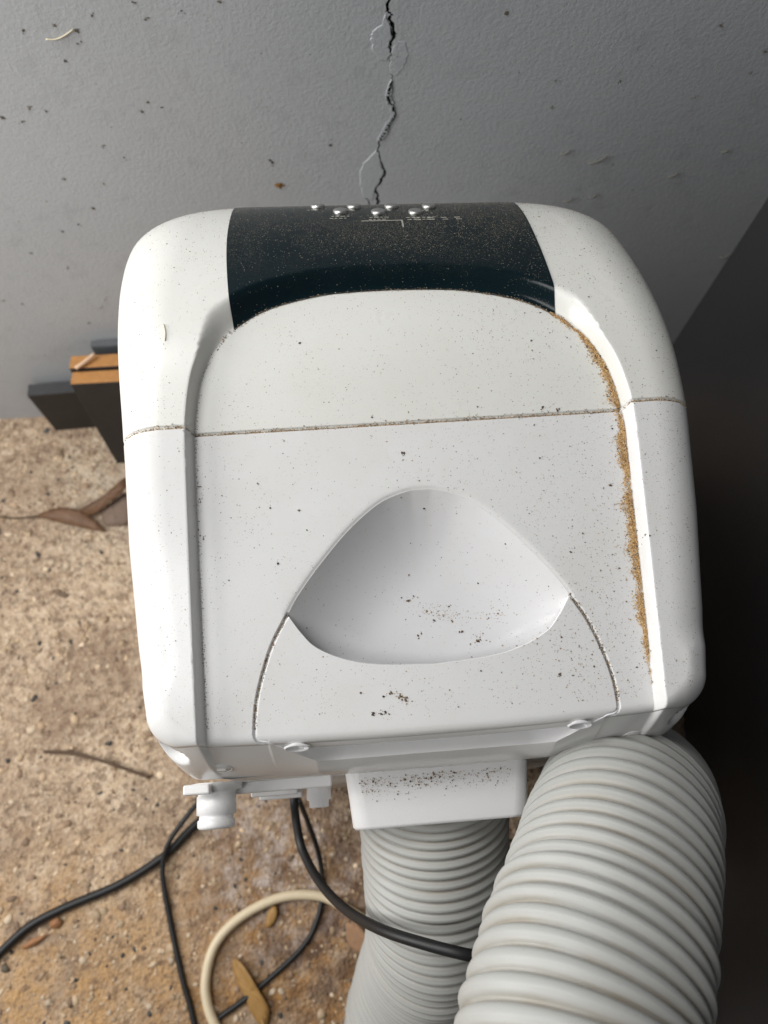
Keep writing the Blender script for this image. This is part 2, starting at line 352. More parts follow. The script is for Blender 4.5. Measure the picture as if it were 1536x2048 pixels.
LIP = [(-0.2227, -0.0027, 0.655), (-0.205, -0.004, 0.655), (-0.1675, -0.0163, 0.655), (-0.1674, -0.0256, 0.655), (-0.0659, -0.0335, 0.655), (0.0536, -0.0315, 0.655), (0.1646, -0.0151, 0.655), (0.2112, -0.0028, 0.655), (0.1754, -0.0314, 0.655)]

# ------------------------------------------------------------------ setting
WALL_Y = .716; WALL_X = .585
fl = new_obj('floor', mesh('floor', [(-3, -3, 0), (WALL_X + .1, -3, 0), (WALL_X + .1, WALL_Y + .1, 0), (-3, WALL_Y + .1, 0)], [(0, 1, 2, 3)], False), M['floor'])
fl['kind'] = 'structure'
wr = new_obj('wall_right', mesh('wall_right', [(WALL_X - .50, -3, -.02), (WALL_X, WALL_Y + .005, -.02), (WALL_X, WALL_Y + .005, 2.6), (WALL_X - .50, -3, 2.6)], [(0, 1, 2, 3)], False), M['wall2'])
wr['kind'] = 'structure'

def crack_outline(P, wid):
    P = np.array(P); n = len(P)
    # refine with jitter
    Q = []; W = []
    for i in range(n - 1):
        for k in range(4):
            t = k / 4; q = P[i] * (1 - t) + P[i + 1] * t
            Q.append(q + rng.normal(0, .0009, 2) * (k > 0)); W.append(wid[i] * (1 - t) + wid[i + 1] * t)
    Q.append(P[-1]); W.append(wid[-1]); Q = np.array(Q); W = np.array(W) * rng.uniform(.7, 1.25, len(W))
    W = np.maximum(W, .0003)
    L = [(q[0] - wv / 2, q[1]) for q, wv in zip(Q, W)]; R_ = [(q[0] + wv / 2, q[1]) for q, wv in zip(Q, W)]
    return L + R_[::-1]
wid1 = [3, 3, 2.4, 2.6, 3, 2.6, 4, 5, 3.5, 2.2, 2.6, .6, .5, 1.2, 2.4, 2, 2.6, 2, 3.6, 2.2, 1.6, 1.8, 1.8, 2.6, 3.2, 2.6, 3, 2.6]
cracks = [crack_outline(CRACK, [k * .00125 for k in wid1]),
          crack_outline(CRACK3, [.0008, .0022, .002])]
def build_wall():
    vs = [(-3, -.02), (WALL_X + .05, -.02), (WALL_X + .05, 2.6), (-3, 2.6)]; ed = [(0, 1), (1, 2), (2, 3), (3, 0)]
    for c in cracks:
        b0 = len(vs); vs += [tuple(p) for p in c]; ed += [(b0 + i, b0 + (i + 1) % len(c)) for i in range(len(c))]
    r = delaunay_2d_cdt([Vector(p) for p in vs], ed, [], 0, 1e-6)
    V = np.array([tuple(p) for p in r[0]]); F = np.array([f for f in r[2]])
    cen = V[F].mean(1); keep = np.ones(len(F), bool)
    for c in cracks: keep &= ~inpoly(cen[:, 0], cen[:, 1], c)
    o = new_obj('wall_back', mesh('wall_back', [(x, WALL_Y, z) for x, z in V], F[keep], False), M['wall'])
    o['kind'] = 'structure'
    for c in cracks:
        n = len(c); v = [(x, WALL_Y, z) for x, z in c] + [(x, WALL_Y + .009, z) for x, z in c]
        f = [(i, (i + 1) % n, n + (i + 1) % n, n + i) for i in range(n)]
        h = n // 2
        f += [(n + i, n + i + 1, n + n - 2 - i, n + n - 1 - i) for i in range(h - 1)]
        new_obj('crack', mesh('crack', v, f, False), M['crack'], o)
    for fp, th in ((FLAKE_A, .0007), (FLAKE_B, .00035), (FLAKE_C, .0007), (FLAKE_D, .0014)):
        fp = np.array(fp); cf = []
        for i in range(len(fp)):                      # roughen the torn edge
            a, b = fp[i], fp[(i + 1) % len(fp)]
            for k in range(4): cf.append(a + (b - a) * k / 4 + rng.normal(0, .0006, 2))
        # keep the flake off the open crack
        cf = np.array(cf); n = len(cf); ce = cf.mean(0)
        ins = cf + (ce - cf) * np.minimum(.5, .0012 / (np.linalg.norm(ce - cf, axis=1)[:, None] + 1e-9))
        rr = delaunay_2d_cdt([Vector(p) for p in ins], [(i, (i + 1) % n) for i in range(n)], [], 1, 1e-6)
        V2 = [(p[0], WALL_Y - th, p[1]) for p in rr[0]]; F2 = [list(q) for q in rr[2]]
        cen2 = np.array([np.mean([rr[0][k] for k in q], axis=0) for q in F2])
        kp = np.ones(len(F2), bool)
        for c in cracks: kp &= ~inpoly(cen2[:, 0], cen2[:, 1], c)
        F2 = [q for q, k in zip(F2, kp) if k]
        b0 = len(V2); V2 += [(p[0], WALL_Y - th, p[1]) for p in ins] + [(p[0], WALL_Y + .0002, p[1]) for p in cf]
        F2 += [(b0 + i, b0 + (i + 1) % n, b0 + n + (i + 1) % n, b0 + n + i) for i in range(n)]
        new_obj('paint_flake', mesh('paint_flake', V2, F2, False), M['flake'], o)
    return o
wall = build_wall()

# ------------------------------------------------------------------ grains: many tiny lumps joined into one mesh
OCT = np.array([(1, 0, 0), (-1, 0, 0), (0, 1, 0), (0, -1, 0), (0, 0, 1), (0, 0, -1)], float)
OCF = np.array([(0, 2, 4), (2, 1, 4), (1, 3, 4), (3, 0, 4), (2, 0, 5), (1, 2, 5), (3, 1, 5), (0, 3, 5)])
_p = (1 + 5 ** .5) / 2
ICV = np.array([(-1, _p, 0), (1, _p, 0), (-1, -_p, 0), (1, -_p, 0), (0, -1, _p), (0, 1, _p), (0, -1, -_p), (0, 1, -_p), (_p, 0, -1), (_p, 0, 1), (-_p, 0, -1), (-_p, 0, 1)]) / 1.902
ICF = np.array([(0, 11, 5), (0, 5, 1), (0, 1, 7), (0, 7, 10), (0, 10, 11), (1, 5, 9), (5, 11, 4), (11, 10, 2), (10, 7, 6), (7, 1, 8), (3, 9, 4), (3, 4, 2), (3, 2, 6), (3, 6, 8), (3, 8, 9), (4, 9, 5), (2, 4, 11), (6, 2, 10), (8, 6, 7), (9, 8, 1)])
def grains(name, P, S, C, flat=.6, elong=1.0, ico=False, mat='grain', axis=2, jit=.25):
    P = np.asarray(P, float); n = len(P); S = np.asarray(S, float)
    bv, bf = (ICV, ICF) if ico else (OCT, OCF)
    k = len(bv)
    V = np.repeat(bv[None], n, 0) * (1 + rng.normal(0, jit, (n, k, 1)))
    el = 1 + (elong - 1) * rng.random((n, 1)) if elong != 1 else np.ones((n, 1))
    V[:, :, 0] *= el; V[:, :, 2] *= flat
    a = rng.uniform(0, 2 * np.pi, n); c, s = np.cos(a)[:, None], np.sin(a)[:, None]
    X = V[:, :, 0] * c - V[:, :, 1] * s; Y = V[:, :, 0] * s + V[:, :, 1] * c
    V = np.stack([X, Y, V[:, :, 2]], 2)
    if axis == 1: V = V[:, :, [0, 2, 1]]
    V = V * S[:, None, None] + P[:, None, :]
    F = (bf[None] + (np.arange(n) * k)[:, None, None]).reshape(-1, 3)
    me = bpy.data.meshes.new(name); me.from_pydata(V.reshape(-1, 3).tolist(), [], F.tolist()); me.update()
    at = me.color_attributes.new('tint', 'FLOAT_COLOR', 'POINT')
    cc = np.repeat(np.c_[np.asarray(C, float), np.ones(n)], k, 0)
    at.data.foreach_set('color', cc.ravel())
    if ico: me.polygons.foreach_set('use_smooth', [True] * len(me.polygons))
    o = new_obj(name, me, M[mat]); return o
def tints(n, cols, p=None, var=.2):
    cols = np.array(cols); i = rng.choice(len(cols), n, p=p)
    return np.clip(cols[i] * (1 + rng.normal(0, var, (n, 1))), 0, 1)

# pebbles in the floor
def floor_pebbles():
    n = 8000
    x = rng.uniform(-1.0, .58, n); y = rng.uniform(-.55, .71, n)
    s = rng.choice([.0022, .0032, .0046, .0066], n, p=[.42, .36, .17, .05]) * rng.uniform(.7, 1.2, n)
    c = tints(n, [(.50, .37, .24), (.58, .46, .33), (.26, .175, .115), (.06, .06, .055), (.38, .265, .17)], [.36, .22, .22, .07, .13])
    o = grains('floor_aggregate', np.c_[x, y, -s * .12], s, c, .55, 1.5, True, 'pebble')
    tag(o, 'small tan and dark stones set in the concrete floor', 'pebbles', kind='stuff')
floor_pebbles()

# ------------------------------------------------------------------ the appliance: surface functions
STEP = .014; T0 = rad(16.5); YA = .25; RD = .238; SEAM = .218
YF = .512                                   # front edge in plan
def B(y):
    y = np.asarray(y, float)
    zs = .6985 + YA * math.tan(T0); yc = YA + RD * math.sin(T0); zc = zs - RD * math.cos(T0)
    return np.where(y <= YA, .6985 + y * math.tan(T0), zc + np.sqrt(np.maximum(1e-6, RD * RD - (y - yc) ** 2)))
half = [(.169, -.03), (.169, .06), (.169, .17), (.1682, .215), (.1625, .248), (.153, .272), (.1415, .288), (.1300, .2995), (.102, .3165), (.0613, .328), (.03, .3312), (0, .332)]
_h = catmull(half, .003)
BASE = np.concatenate([_h * [-1, 1], (_h[:-1])[::-1]])
BASE_POLY = np.concatenate([BASE, [(.169, -.1), (-.169, -.1)]])
def hw(y):                                  # half width of the casing in plan
    return np.interp(y, [0, .03, .065, .14, .22, .30, .40, .52], [.2125, .2158, .2195, .2243, .2260, .2257, .224, .217])
def make_outline():
    pts = []
    # start rear centre -> right -> front -> left, then mirror
    rb = .024; rf = .11
    rear = lambda x: -.006 - .005 * (1 - (x / .21) ** 2)
    for x in np.arange(0, .2125 - rb, .001): pts.append((x, rear(x)))
    cx, cy = .2125 - rb, rb + rear(.19)
    for a in np.linspace(-90, 0, 16): pts.append((cx + (rb + .002 * (a + 90) / 90) * math.cos(rad(a)), cy + rb * math.sin(rad(a))))
    for y in np.arange(cy + .004, YF - rf, .004): pts.append((float(hw(y)), y))
    cx, cy = float(hw(YF - rf)) - rf, YF - rf
    for a in np.linspace(0, 90, 24): pts.append((cx + rf * math.cos(rad(a)), cy + rf * math.sin(rad(a))))
    for x in np.arange(cx - .004, 0, -.004): pts.append((x, YF))
    R_ = np.array(pts); L = (R_[1:] * [-1, 1])[::-1]
    return np.concatenate([R_, L])
OUT = make_outline()                         # counter-clockwise, starts rear centre
OUTC = np.concatenate([OUT, OUT[:1]])
def shear(y): return -.010 * sstep(.20, .40, y)
def out_dist(x, y): return polydist(x, y, OUTC)
def edge_drop(x, y, d=None):
    d = out_dist(x, y) if d is None else d
    k = np.maximum(sstep(-.002, .055, y), .75 * sstep(.170, .205, np.abs(x)))
    k2 = sstep(.2, .45, y)
    a = .007 + .029 * k + .03 * k2; b = .007 + .021 * k + .016 * k2
    t = np.clip(1 - d / a, 0, 1)
    return b * (1 - np.sqrt(np.maximum(0, 1 - t ** 2.2)))
def ridge(x, y):
    d = polydist(x, y, BASE); ins = inpoly(x, y, BASE_POLY)
    wdt = .0052 + .0125 * sstep(.268, .315, y)
    t = np.where(ins, 0, np.clip(d / wdt, 0, 1))
    return STEP * (t * t * (3 - 2 * t))
PXC = .004
plate_half = [(.109, .081), (.1215, .0600), (.1305, .0372), (.1358, .0180), (.1378, .0000), (.1371, -.0045), (.1345, -.0068), (.1290, -.0078)]
bowl_half = [(.109, .081), (.100, .0945), (.083, .1148), (.058, .1402), (.033, .1585), (.012, .1658), (0, .1668)]
bot_half = [(.109, .081), (.0985, .0660), (.0880, .0555), (.0680, .0462), (.042, .0405), (0, .0378)]
def mir(h, step):
    c = catmull(h, step); return np.concatenate([c * [-1, 1], c[:-1][::-1]]) + [PXC, 0]
ARCH = mir(bowl_half, .002); BOT = mir(bot_half, .002)
_pl = catmull(plate_half, .002)
PL_R = _pl + [PXC, 0]; PL_L = _pl * [-1, 1] + [PXC, 0]
def groove(x, y, with_plate=True):
    d = np.abs(y - SEAM)
    g = .0030 * np.clip(1 - (d / .0014) ** 2, 0, 1)
    if with_plate:
        for P in (PL_R, PL_L):
            g = np.maximum(g, .0022 * np.clip(1 - (polydist(x, y, P) / .0012) ** 2, 0, 1))
    return g
def ZT(x, y, gr=True, d=None):
    x = np.asarray(x, float); y = np.asarray(y, float)
    z = B(y) + ridge(x, y) - edge_drop(x, y, d) - .03 * x * sstep(.2, .42, y)
    if gr: z = z - groove(x, y)
    # slight softening at the upper rim of the hand recess
    da = polydist(x, y, ARCH)
    z = z - .0012 * np.exp(-(da / .0018) ** 2) * (y > .075)
    return z

def cdt(points, chains):
    vs = []; ed = []
    for ch, closed in chains:
        b0 = len(vs); vs += [tuple(p) for p in ch]
        ed += [(b0 + i, b0 + i + 1) for i in range(len(ch) - 1)]
        if closed: ed.append((b0 + len(ch) - 1, b0))
    vs += [tuple(p) for p in points]
    r = delaunay_2d_cdt([Vector((float(a), float(b))) for a, b in vs], ed, [], 0, 1e-5)
    return np.array([tuple(p) for p in r[0]]), np.array([tuple(f) for f in r[2]])
def offset_pts(P, ds, closed=False):
    P = np.asarray(P); T = np.gradient(P, axis=0) if not closed else (np.roll(P, -1, 0) - np.roll(P, 1, 0))
    T = T / (np.linalg.norm(T, axis=1)[:, None] + 1e-12); Nn = np.c_[-T[:, 1], T[:, 0]]
    return np.concatenate([P + Nn * d for d in ds])
def sub(V, F, keep):
    F = F[keep]; u, inv = np.unique(F, return_inverse=True)
    return u, inv.reshape(F.shape)

# interior sampling
gx, gy = np.meshgrid(np.arange(-.226, .227, .004), np.arange(-.009, YF, .004)); G = np.c_[gx.ravel(), gy.ravel()]
G = G + rng.uniform(-.0004, .0004, G.shape)
dG = out_dist(G[:, 0], G[:, 1]); insG = inpoly(G[:, 0], G[:, 1], OUT)
G = G[insG & (dG > .003)]
bd = polydist(G[:, 0], G[:, 1], BASE); G = G[(bd > .0065)]
for _P, _m in ((ARCH, .0035), (BOT, .003), (PL_R, .0026), (PL_L, .0026)): G = G[polydist(G[:, 0], G[:, 1], _P) > _m]
G = G[np.abs(G[:, 1] - SEAM) > .0036]
rim = offset_pts(OUT, [.0003, .0009, .002, .0038, .0062, .0095, .0135, .018, .023, .029, .036, .044, .053], True)
rb_ = offset_pts(BASE, [-.003, -.0015, -.0004, .0, .0007, .0014, .0022, .003, .0038, .0045, .0052, .0065, .009, .0115, .014, .0165, .019])
gl = np.concatenate([offset_pts(P, [-.0022, -.0012, -.0008, -.0004, .0004, .0008, .0012, .0022]) for P in (PL_R, PL_L)])
ar = np.concatenate([offset_pts(ARCH, [.0008, .0018, .003]), offset_pts(BOT, [-.001, -.0022])])
xs = np.arange(-.225, .2251, .0025)
seamp = np.concatenate([np.c_[xs, np.full_like(xs, SEAM + d)] for d in (-.003, -.0022, -.0017, -.0012, -.0006, .0006, .0012, .0017, .0022, .003)])
ALL = np.concatenate([G, rim, rb_, gl, ar, seamp])
okA = inpoly(ALL[:, 0], ALL[:, 1], OUT) & (out_dist(ALL[:, 0], ALL[:, 1]) > .00025)
ALL = ALL[okA]
# control panel side edges, plan
BLX = .1300
def black_mask(x, y):
    return (np.abs(x) < BLX) & ~inpoly(x, y, BASE_POLY) & (y > .28)
yb = np.arange(.2995, YF + .02, .003)
blackR = np.c_[np.full_like(yb, BLX), yb]; blackL = blackR * [-1, 1]
seam_line = np.c_[np.linspace(-.24, .24, 200), np.full(200, SEAM)]
plate_chain_R = np.concatenate([PL_R, [(PL_R[-1][0] - .004, -.0084), (PL_R[-1][0] - .009, -.03)]])
plate_chain_L = np.concatenate([PL_L, [(PL_L[-1][0] + .004, -.0084), (PL_L[-1][0] + .009, -.03)]])
V2, F2 = cdt(ALL, [(OUT, True), (BASE, False), (blackR, False), (blackL, False), (seam_line, False), (ARCH, False), (BOT, False), (plate_chain_R, False), (plate_chain_L, False)])
cen = V2[F2].mean(1); cx_, cy_ = cen[:, 0], cen[:, 1]
inside = inpoly(cx_, cy_, OUT)
plate_poly = np.concatenate([plate_chain_L[::-1], BOT[1:-1], plate_chain_R])
hole_poly = np.concatenate([ARCH, BOT[::-1][1:-1]])
m_black = inside & black_mask(cx_, cy_)
m_front = inside & (cy_ > SEAM) & ~m_black
m_plate = inside & inpoly(cx_, cy_, plate_poly)
m_hole = inpoly(cx_, cy_, hole_poly)
m_rear = inside & (cy_ <= SEAM) & ~m_plate & ~m_hole
dV = out_dist(V2[:, 0], V2[:, 1]); dV[dV < 2e-5] = 0
zV = ZT(V2[:, 0], V2[:, 1], True, dV)
V3 = np.c_[V2[:, 0] + shear(V2[:, 1]), V2[:, 1], zV]
_e = .00025
def grad_normals(x, y):
    zx = (ZT(x + _e, y) - ZT(x - _e, y)) / (2 * _e); zy = (ZT(x, y + _e) - ZT(x, y - _e)) / (2 * _e)
    n = np.c_[-zx, -zy, np.ones_like(zx)]; return n / np.linalg.norm(n, axis=1)[:, None]
NV = grad_normals(V2[:, 0], V2[:, 1])
for _i in np.where(dV < .0004)[0]:
    _k = int(np.argmin((OUT[:, 0] - V2[_i, 0]) ** 2 + (OUT[:, 1] - V2[_i, 1]) ** 2))
    _a, _b = OUT[(_k + 1) % len(OUT)], OUT[_k - 1]; _t = _a - _b
    NV[_i] = np.array([_t[1], -_t[0], .0]) / np.linalg.norm(_t)
def set_normals(o, nrm):
    """analytic normals for the first len(nrm) vertices, mesh normals for the rest"""
    me = o.data; k = len(me.vertices); a = np.zeros(k * 3, np.float32); me.vertex_normals.foreach_get('vector', a); a = a.reshape(-1, 3)
    a[:len(nrm)] = nrm; me.normals_split_custom_set_from_vertices(a.tolist())

ac = empty('portable_air_conditioner', (0, .22, 0))
tag(ac, 'dusty white portable air conditioner with smoked black control panel, seen from above', 'air conditioner')
INV = Matrix.Translation((0, -.22, 0))
def part(name, v, f, mat, parent=None, smooth=True):
    o = new_obj(name, mesh(name, v, f, smooth), mat)
    o.parent = parent or ac
    if parent is None: o.matrix_parent_inverse = INV
    else: o.matrix_parent_inverse = Matrix.Identity(4)
    return o

# ---- hand recess surface: deep bowl running under the grip bar to the rear
RY = -.0215
DGX = .034
side_R = PL_R; side_L = PL_L
bowl_bound = np.concatenate([ARCH, side_R[1:], [(side_R[-1][0], RY)], ])
bowl_line = np.concatenate([[(side_L[-1][0] + DGX, RY)], side_L[::-1], ARCH[1:], side_R[1:], [(side_R[-1][0] - DGX, RY)]])
rim_line = np.concatenate([side_L[::-1], ARCH[1:], side_R[1:]])
def bowl_z(x, y):
    d = polydist(x, y, rim_line); k = sstep(.02, .08, y)
    D = .055 + .011 * k
    t = np.clip(d / D, 0, 1)
    dep = .034 * (1 - (1 - t) ** (1.7 + .6 * k))
    return B(y) - dep - .0012
bx_, by_ = np.meshgrid(np.arange(-.14, .15, .003), np.arange(RY + .002, .17, .003)); BG = np.c_[bx_.ravel(), by_.ravel()]
BG = BG[inpoly(BG[:, 0], BG[:, 1], bowl_line) & (polydist(BG[:, 0], BG[:, 1], bowl_line) > .0018)]
bo = offset_pts(bowl_line, [-.0007, -.0016, -.003, -.0048, -.007]); bo = bo[inpoly(bo[:, 0], bo[:, 1], bowl_line) & (bo[:, 1] > RY + .0008)]
rxs = np.arange(side_L[-1][0] + DGX + .001, side_R[-1][0] - DGX, .001)
Vb, Fb = cdt(np.concatenate([BG, bo]), [(bowl_line, False), (np.concatenate([[bowl_line[0]], np.c_[rxs, np.full_like(rxs, RY)], [bowl_line[-1]]]), False)])
cb = Vb[Fb].mean(1); kb = inpoly(cb[:, 0], cb[:, 1], bowl_line)
part('hand_recess', np.c_[Vb, bowl_z(Vb[:, 0], Vb[:, 1])], Fb[kb], M['bowl'])

# ---- rear lip / skirt around the covers
def lip_bottom(p, nrm):
    wr_ = max(0.0, -nrm[1]) ** 1.2
    return np.array([p[0] + nrm[0] * .001, p[1] - .0205 * wr_, .612])
To = np.roll(OUT, -1, 0) - np.roll(OUT, 1, 0); To /= np.linalg.norm(To, axis=1)[:, None]; No = np.c_[To[:, 1], -To[:, 0]]
zo = ZT(OUT[:, 0], OUT[:, 1], True, np.zeros(len(OUT)))
pockets = [(-.2000, .20, .0150, .0150, .0120), (.2000, .20, .0150, .0150, .0120)]
NS = 40
def build_skirt(mask_fn, name, mat):
    idx = [i for i in range(len(OUT)) if mask_fn(OUT[i])]
    # rotate so that the run is contiguous
    gaps = [k for k in range(len(idx)) if (idx[k] - idx[k - 1]) % len(OUT) != 1]
    closed = not gaps
    if gaps: idx = idx[gaps[0]:] + idx[:gaps[0]]
    V = []
    for i in idx:
        p = OUT[i]; nn = No[i]; zt = zo[i]; y0 = p[1]
        top = np.array([p[0], y0, zt])
        if side_L[-1][0] < p[0] < side_R[-1][0] and p[1] < .01:
            e = min(1, min(p[0] - side_L[-1][0], side_R[-1][0] - p[0]) / DGX)
            yy = side_R[-1][1] * (1 - e) + RY * e
            zb = float(bowl_z(np.array([p[0]]), np.array([yy]))[0])
            top = np.array([p[0], yy, zb])
        bot = lip_bottom(p, nn)
        for s in range(NS + 1):
            t = s / NS
            q = top * (1 - t) + bot * t
            bul = math.sin(math.pi * t) * .0025
            q = q + np.array([nn[0], nn[1], 0]) * bul
            if t > .88:                           # rounded lower edge
                u = (t - .88) / .12; q = q - np.array([nn[0], nn[1], 0]) * (.0045 * (1 - math.sqrt(max(0, 1 - u * u))))
            V.append(q)
        # under side
        q = bot - np.array([nn[0], nn[1], 0]) * .0135; q[2] -= .001
        V.append(q)
    V = np.array(V); n = NS + 2
    A = V.reshape(len(idx), n, 3)
    for (px, t0, rx, rz, dep) in pockets:           # moulded screw pockets
        # arc position: measured in x for the rear corner
        j = int(np.argmin([abs(OUT[i][0] - px) + (0 if OUT[i][1] < .05 else 9) for i in idx]))
        if abs(OUT[idx[j]][0] - px) > .004 or OUT[idx[j]][1] > .05: continue
        c = A[j, int(t0 * NS)]; nn = No[idx[j]]
        tn = np.array([-nn[1], nn[0], 0])
        d = A - c; du = d @ tn; dz = d[:, :, 2]; dn = np.abs(d @ np.array([nn[0], nn[1], 0]))
        rr = np.sqrt((du / rx) ** 2 + (dz / rz) ** 2); ok = (rr < 1) & (dn < .03)
        A -= (np.array([nn[0], nn[1], .25]) * (dep * np.where(ok, np.clip((1 - rr ** 3), 0, 1), 0))[..., None])
    V = A.reshape(-1, 3); V[:, 0] += shear(V[:, 1])
    F = []
    m = len(idx)
    for j in range(m if closed else m - 1):
        j2 = (j + 1) % m
        for s in range(n - 1): F.append((j * n + s, j * n + s + 1, j2 * n + s + 1, j2 * n + s))
    return V, F, A
def merge(a, b):
    va, fa = a; vb, fb = b
    return np.concatenate([va, vb]), [tuple(q) for q in fa] + [tuple(int(k) + len(va) for k in q) for q in fb]

sv, sf, SK = build_skirt(lambda p: p[1] <= SEAM, 's', None)
u, f = sub(V3, F2, m_rear)
vv, ff = merge((V3[u], f), (sv, sf))
rear = part('rear_cover', vv, ff, M['rear']); set_normals(rear, NV[u])
sv2, sf2, _ = build_skirt(lambda p: p[1] > SEAM - .004, 's', None)
u, f = sub(V3, F2, m_front)
vv, ff = merge((V3[u], f), (sv2, sf2))
front = part('front_cover', vv, ff, M['front']); set_normals(front, NV[u]); front['label'] = 'cream tinted front cover'
u, f = sub(V3, F2, m_black)
pv = V3[u].copy(); pv[:, 2] += .0008
panel = part('control_panel', pv, f, M['black']); set_normals(panel, NV[u]); panel['label'] = 'smoked black dusty control panel'

# ---- grip bar (plate) with thick edges
u, f = sub(V3, F2, m_plate)
pv = V3[u].copy(); pf = [tuple(q) for q in f]
from collections import Counter
ec = Counter(); ed_dir = {}
for q in pf:
    for a, b in zip(q, q[1:] + q[:1]): ec[tuple(sorted((a, b)))] += 1; ed_dir[tuple(sorted((a, b)))] = (a, b)
bnd = [ed_dir[e] for e, c in ec.items() if c == 1]
nb = {}
newv = []
bcen = pv[:, :2].mean(0)
def edge_layers(p):
    rear_e = p[1] < -.003
    wf = float(1 - sstep(.120, .1350, abs(p[0] - PXC))) if rear_e else 1
    out = [p]
    if rear_e:
        for t in (.12, .3, .5, .7, .85, 1): out.append(p + np.array([0, (-.0026 * math.sin(math.pi * .5 * min(1, t * 2)) + .006 * max(0, t - .6)) * wf, (-.0140 * wf - .003 * (1 - wf)) * t]))
    else:
        for dz in (.0006, .002, .005, .008, .009, .0095): out.append(p + np.array([0, .0006 if p[1] > .03 else 0, -dz]))
    return out
layers = 6
base_n = len(pv)
for e in bnd:
    for a in e:
        if a not in nb:
            nb[a] = base_n + len(newv); newv += edge_layers(pv[a])
for a, b in bnd:
    pa_, pb_ = pv[a], pv[b]; mx = (pa_[0] + pb_[0]) / 2
    hole = pa_[1] < -.003 and min(abs(mx + .1035), abs(mx - .1125)) < .0084
    for k in range(layers):
        if hole and 1 <= k <= 4: continue
        pf.append((nb[b] + k, nb[a] + k, nb[a] + k + 1, nb[b] + k + 1))
grip = part('grip_bar', np.concatenate([pv, np.array(newv)]), pf, M['rear']); set_normals(grip, NV[u])

# dished screw holes on the rear edge of the grip bar
def dish(name, c, nrm, rx, rz, mat, parent, depth=.003, ring=True):
    nrm = Vector(nrm).normalized(); tx = Vector((0, 0, 1)).cross(nrm).normalized(); tz = nrm.cross(tx)
    V = []; F = []; seg = 28
    if ring: prof = [(1.14, -.0006), (1.07, .0006), (.98, .0005), (.93, -.0002), (.90, -.0002), (.87, .0004), (.5, .0005), (.12, .0005)]
    else: prof = [(1.22, -.0008), (1.12, .0005), (1.02, .0004), (.95, -.0006), (.82, -.0024), (.6, -.0038), (.35, -.0045), (.1, -.0047)]
    for r, h in prof:
        for k in range(seg):
            a = 2 * math.pi * k / seg
            V.append(Vector(c) + tx * (rx * r * math.cos(a)) + tz * (rz * r * math.sin(a)) + nrm * h)
    for i in range(len(prof) - 1):
        for k in range(seg):
            k2 = (k + 1) % seg; F.append((i * seg + k, i * seg + k2, (i + 1) * seg + k2, (i + 1) * seg + k))
    F.append(tuple((len(prof) - 1) * seg + k for k in range(seg)))
    return part(name, V, F, mat, parent)
for px in (-.1035, .1125):
    z = float(ZT(np.array([px]), np.array([-.006]))[0])
    dish('screw_recess', (px, -.0132, z - .0068), (0, -1, .38), .0082, .0046, M['bowl'], None, ring=False)
# flush round screw caps on the rear lip
def sk_at(px, t):
    # nearest skirt column at the rear
    j = int(np.argmin(np.abs(SK[:, 0, 0] - px) + (SK[:, 0, 1] > .02) * 9)); k = int(t * NS)
    p = SK[j, k]; du = SK[j + 2, k] - SK[j - 2, k]; dv = SK[j, k + 2] - SK[j, k - 2]
    n_ = np.cross(du, dv); n_ /= np.linalg.norm(n_)
    if n_[1] > 0: n_ = -n_
    return p, n_
for px in (-.1665, .1655):
    p, n_ = sk_at(px, .50)
    cap = dish('screw_cap', tuple(p), tuple(n_), .0082, .0082, M['rear'], None)
    t_ = Vector(n_); tx = Vector((0, 0, 1)).cross(t_).normalized()
    bmx = box_bm(-.0035, .0035, -.0006, .0006, -.0008, .0008, .0002)
    me = bpy.data.meshes.new('screw_slot'); bmx.to_mesh(me); bmx.free()
    so = new_obj('screw_slot', me, M['screw']); so.parent = cap
    q = Matrix((tx, t_.cross(tx), t_)).transposed().to_4x4()
    so.matrix_local = Matrix.Translation(Vector(p) + t_ * .0011) @ q

# ---- lower casing
def rounded_rect(hx, y0, y1, r, seg=10):
    P = []
    for cx, cy, a0 in ((hx - r, y0 + r, -90), (hx - r, y1 - r, 0), (-hx + r, y1 - r, 90), (-hx + r, y0 + r, 180)):
        for k in range(seg + 1):
            a = rad(a0 + 90 * k / seg); P.append((cx + r * math.cos(a), cy + r * math.sin(a)))
    return P
def casing():
    V = []; F = []
    lev = [(.625, 0), (.58, 0), (.5785, .0012), (.577, .0012), (.5755, 0), (.30, .001), (.06, .003), (.045, .012), (.04, .03)]
    for z, ins in lev:
        for x, y in rounded_rect(.203 - ins, -.0275 + ins, .475 - ins, .04): V.append((x, y, z))
    n = len(V) // len(lev)
    for i in range(len(lev) - 1):
        for k in range(n):
            k2 = (k + 1) % n; F.append((i * n + k, (i + 1) * n + k, (i + 1) * n + k2, i * n + k2))
    F.append(tuple(range((len(lev) - 1) * n, len(lev) * n)))
    return part('casing', V, F, M['body'])
cas = casing()

# drain outlet with screw cap
def lathe_y(name, c, prof, mat, parent=None, seg=32, tilt=0):
    """prof: (distance along -y, radius)"""
    V = []; F = []
    for l, r in prof:
        for k in range(seg):
            a = 2 * math.pi * k / seg
            y, z = -l, r * math.sin(a)
            V.append((c[0] + r * math.cos(a), c[1] + y * math.cos(tilt) + z * math.sin(tilt) * 0, c[2] + z + y * math.sin(tilt)))
    for i in range(len(prof) - 1):
        for k in range(seg):
            k2 = (k + 1) % seg; F.append((i * seg + k, i * seg + k2, (i + 1) * seg + k2, (i + 1) * seg + k))
    F.append(tuple(range((len(prof) - 1) * seg, len(prof) * seg)))
    return part(name, V, F, mat, parent)
dr = lathe_y('drain_cap', (-.190, -.0265, .553), [(0, .0225), (.006, .0225), (.007, .0170), (.010, .0165), (.011, .0175), (.026, .0175), (.027, .0150), (.030, .0150), (.031, .0165), (.036, .0165), (.038, .015), (.0385, .011)], M['fit'])
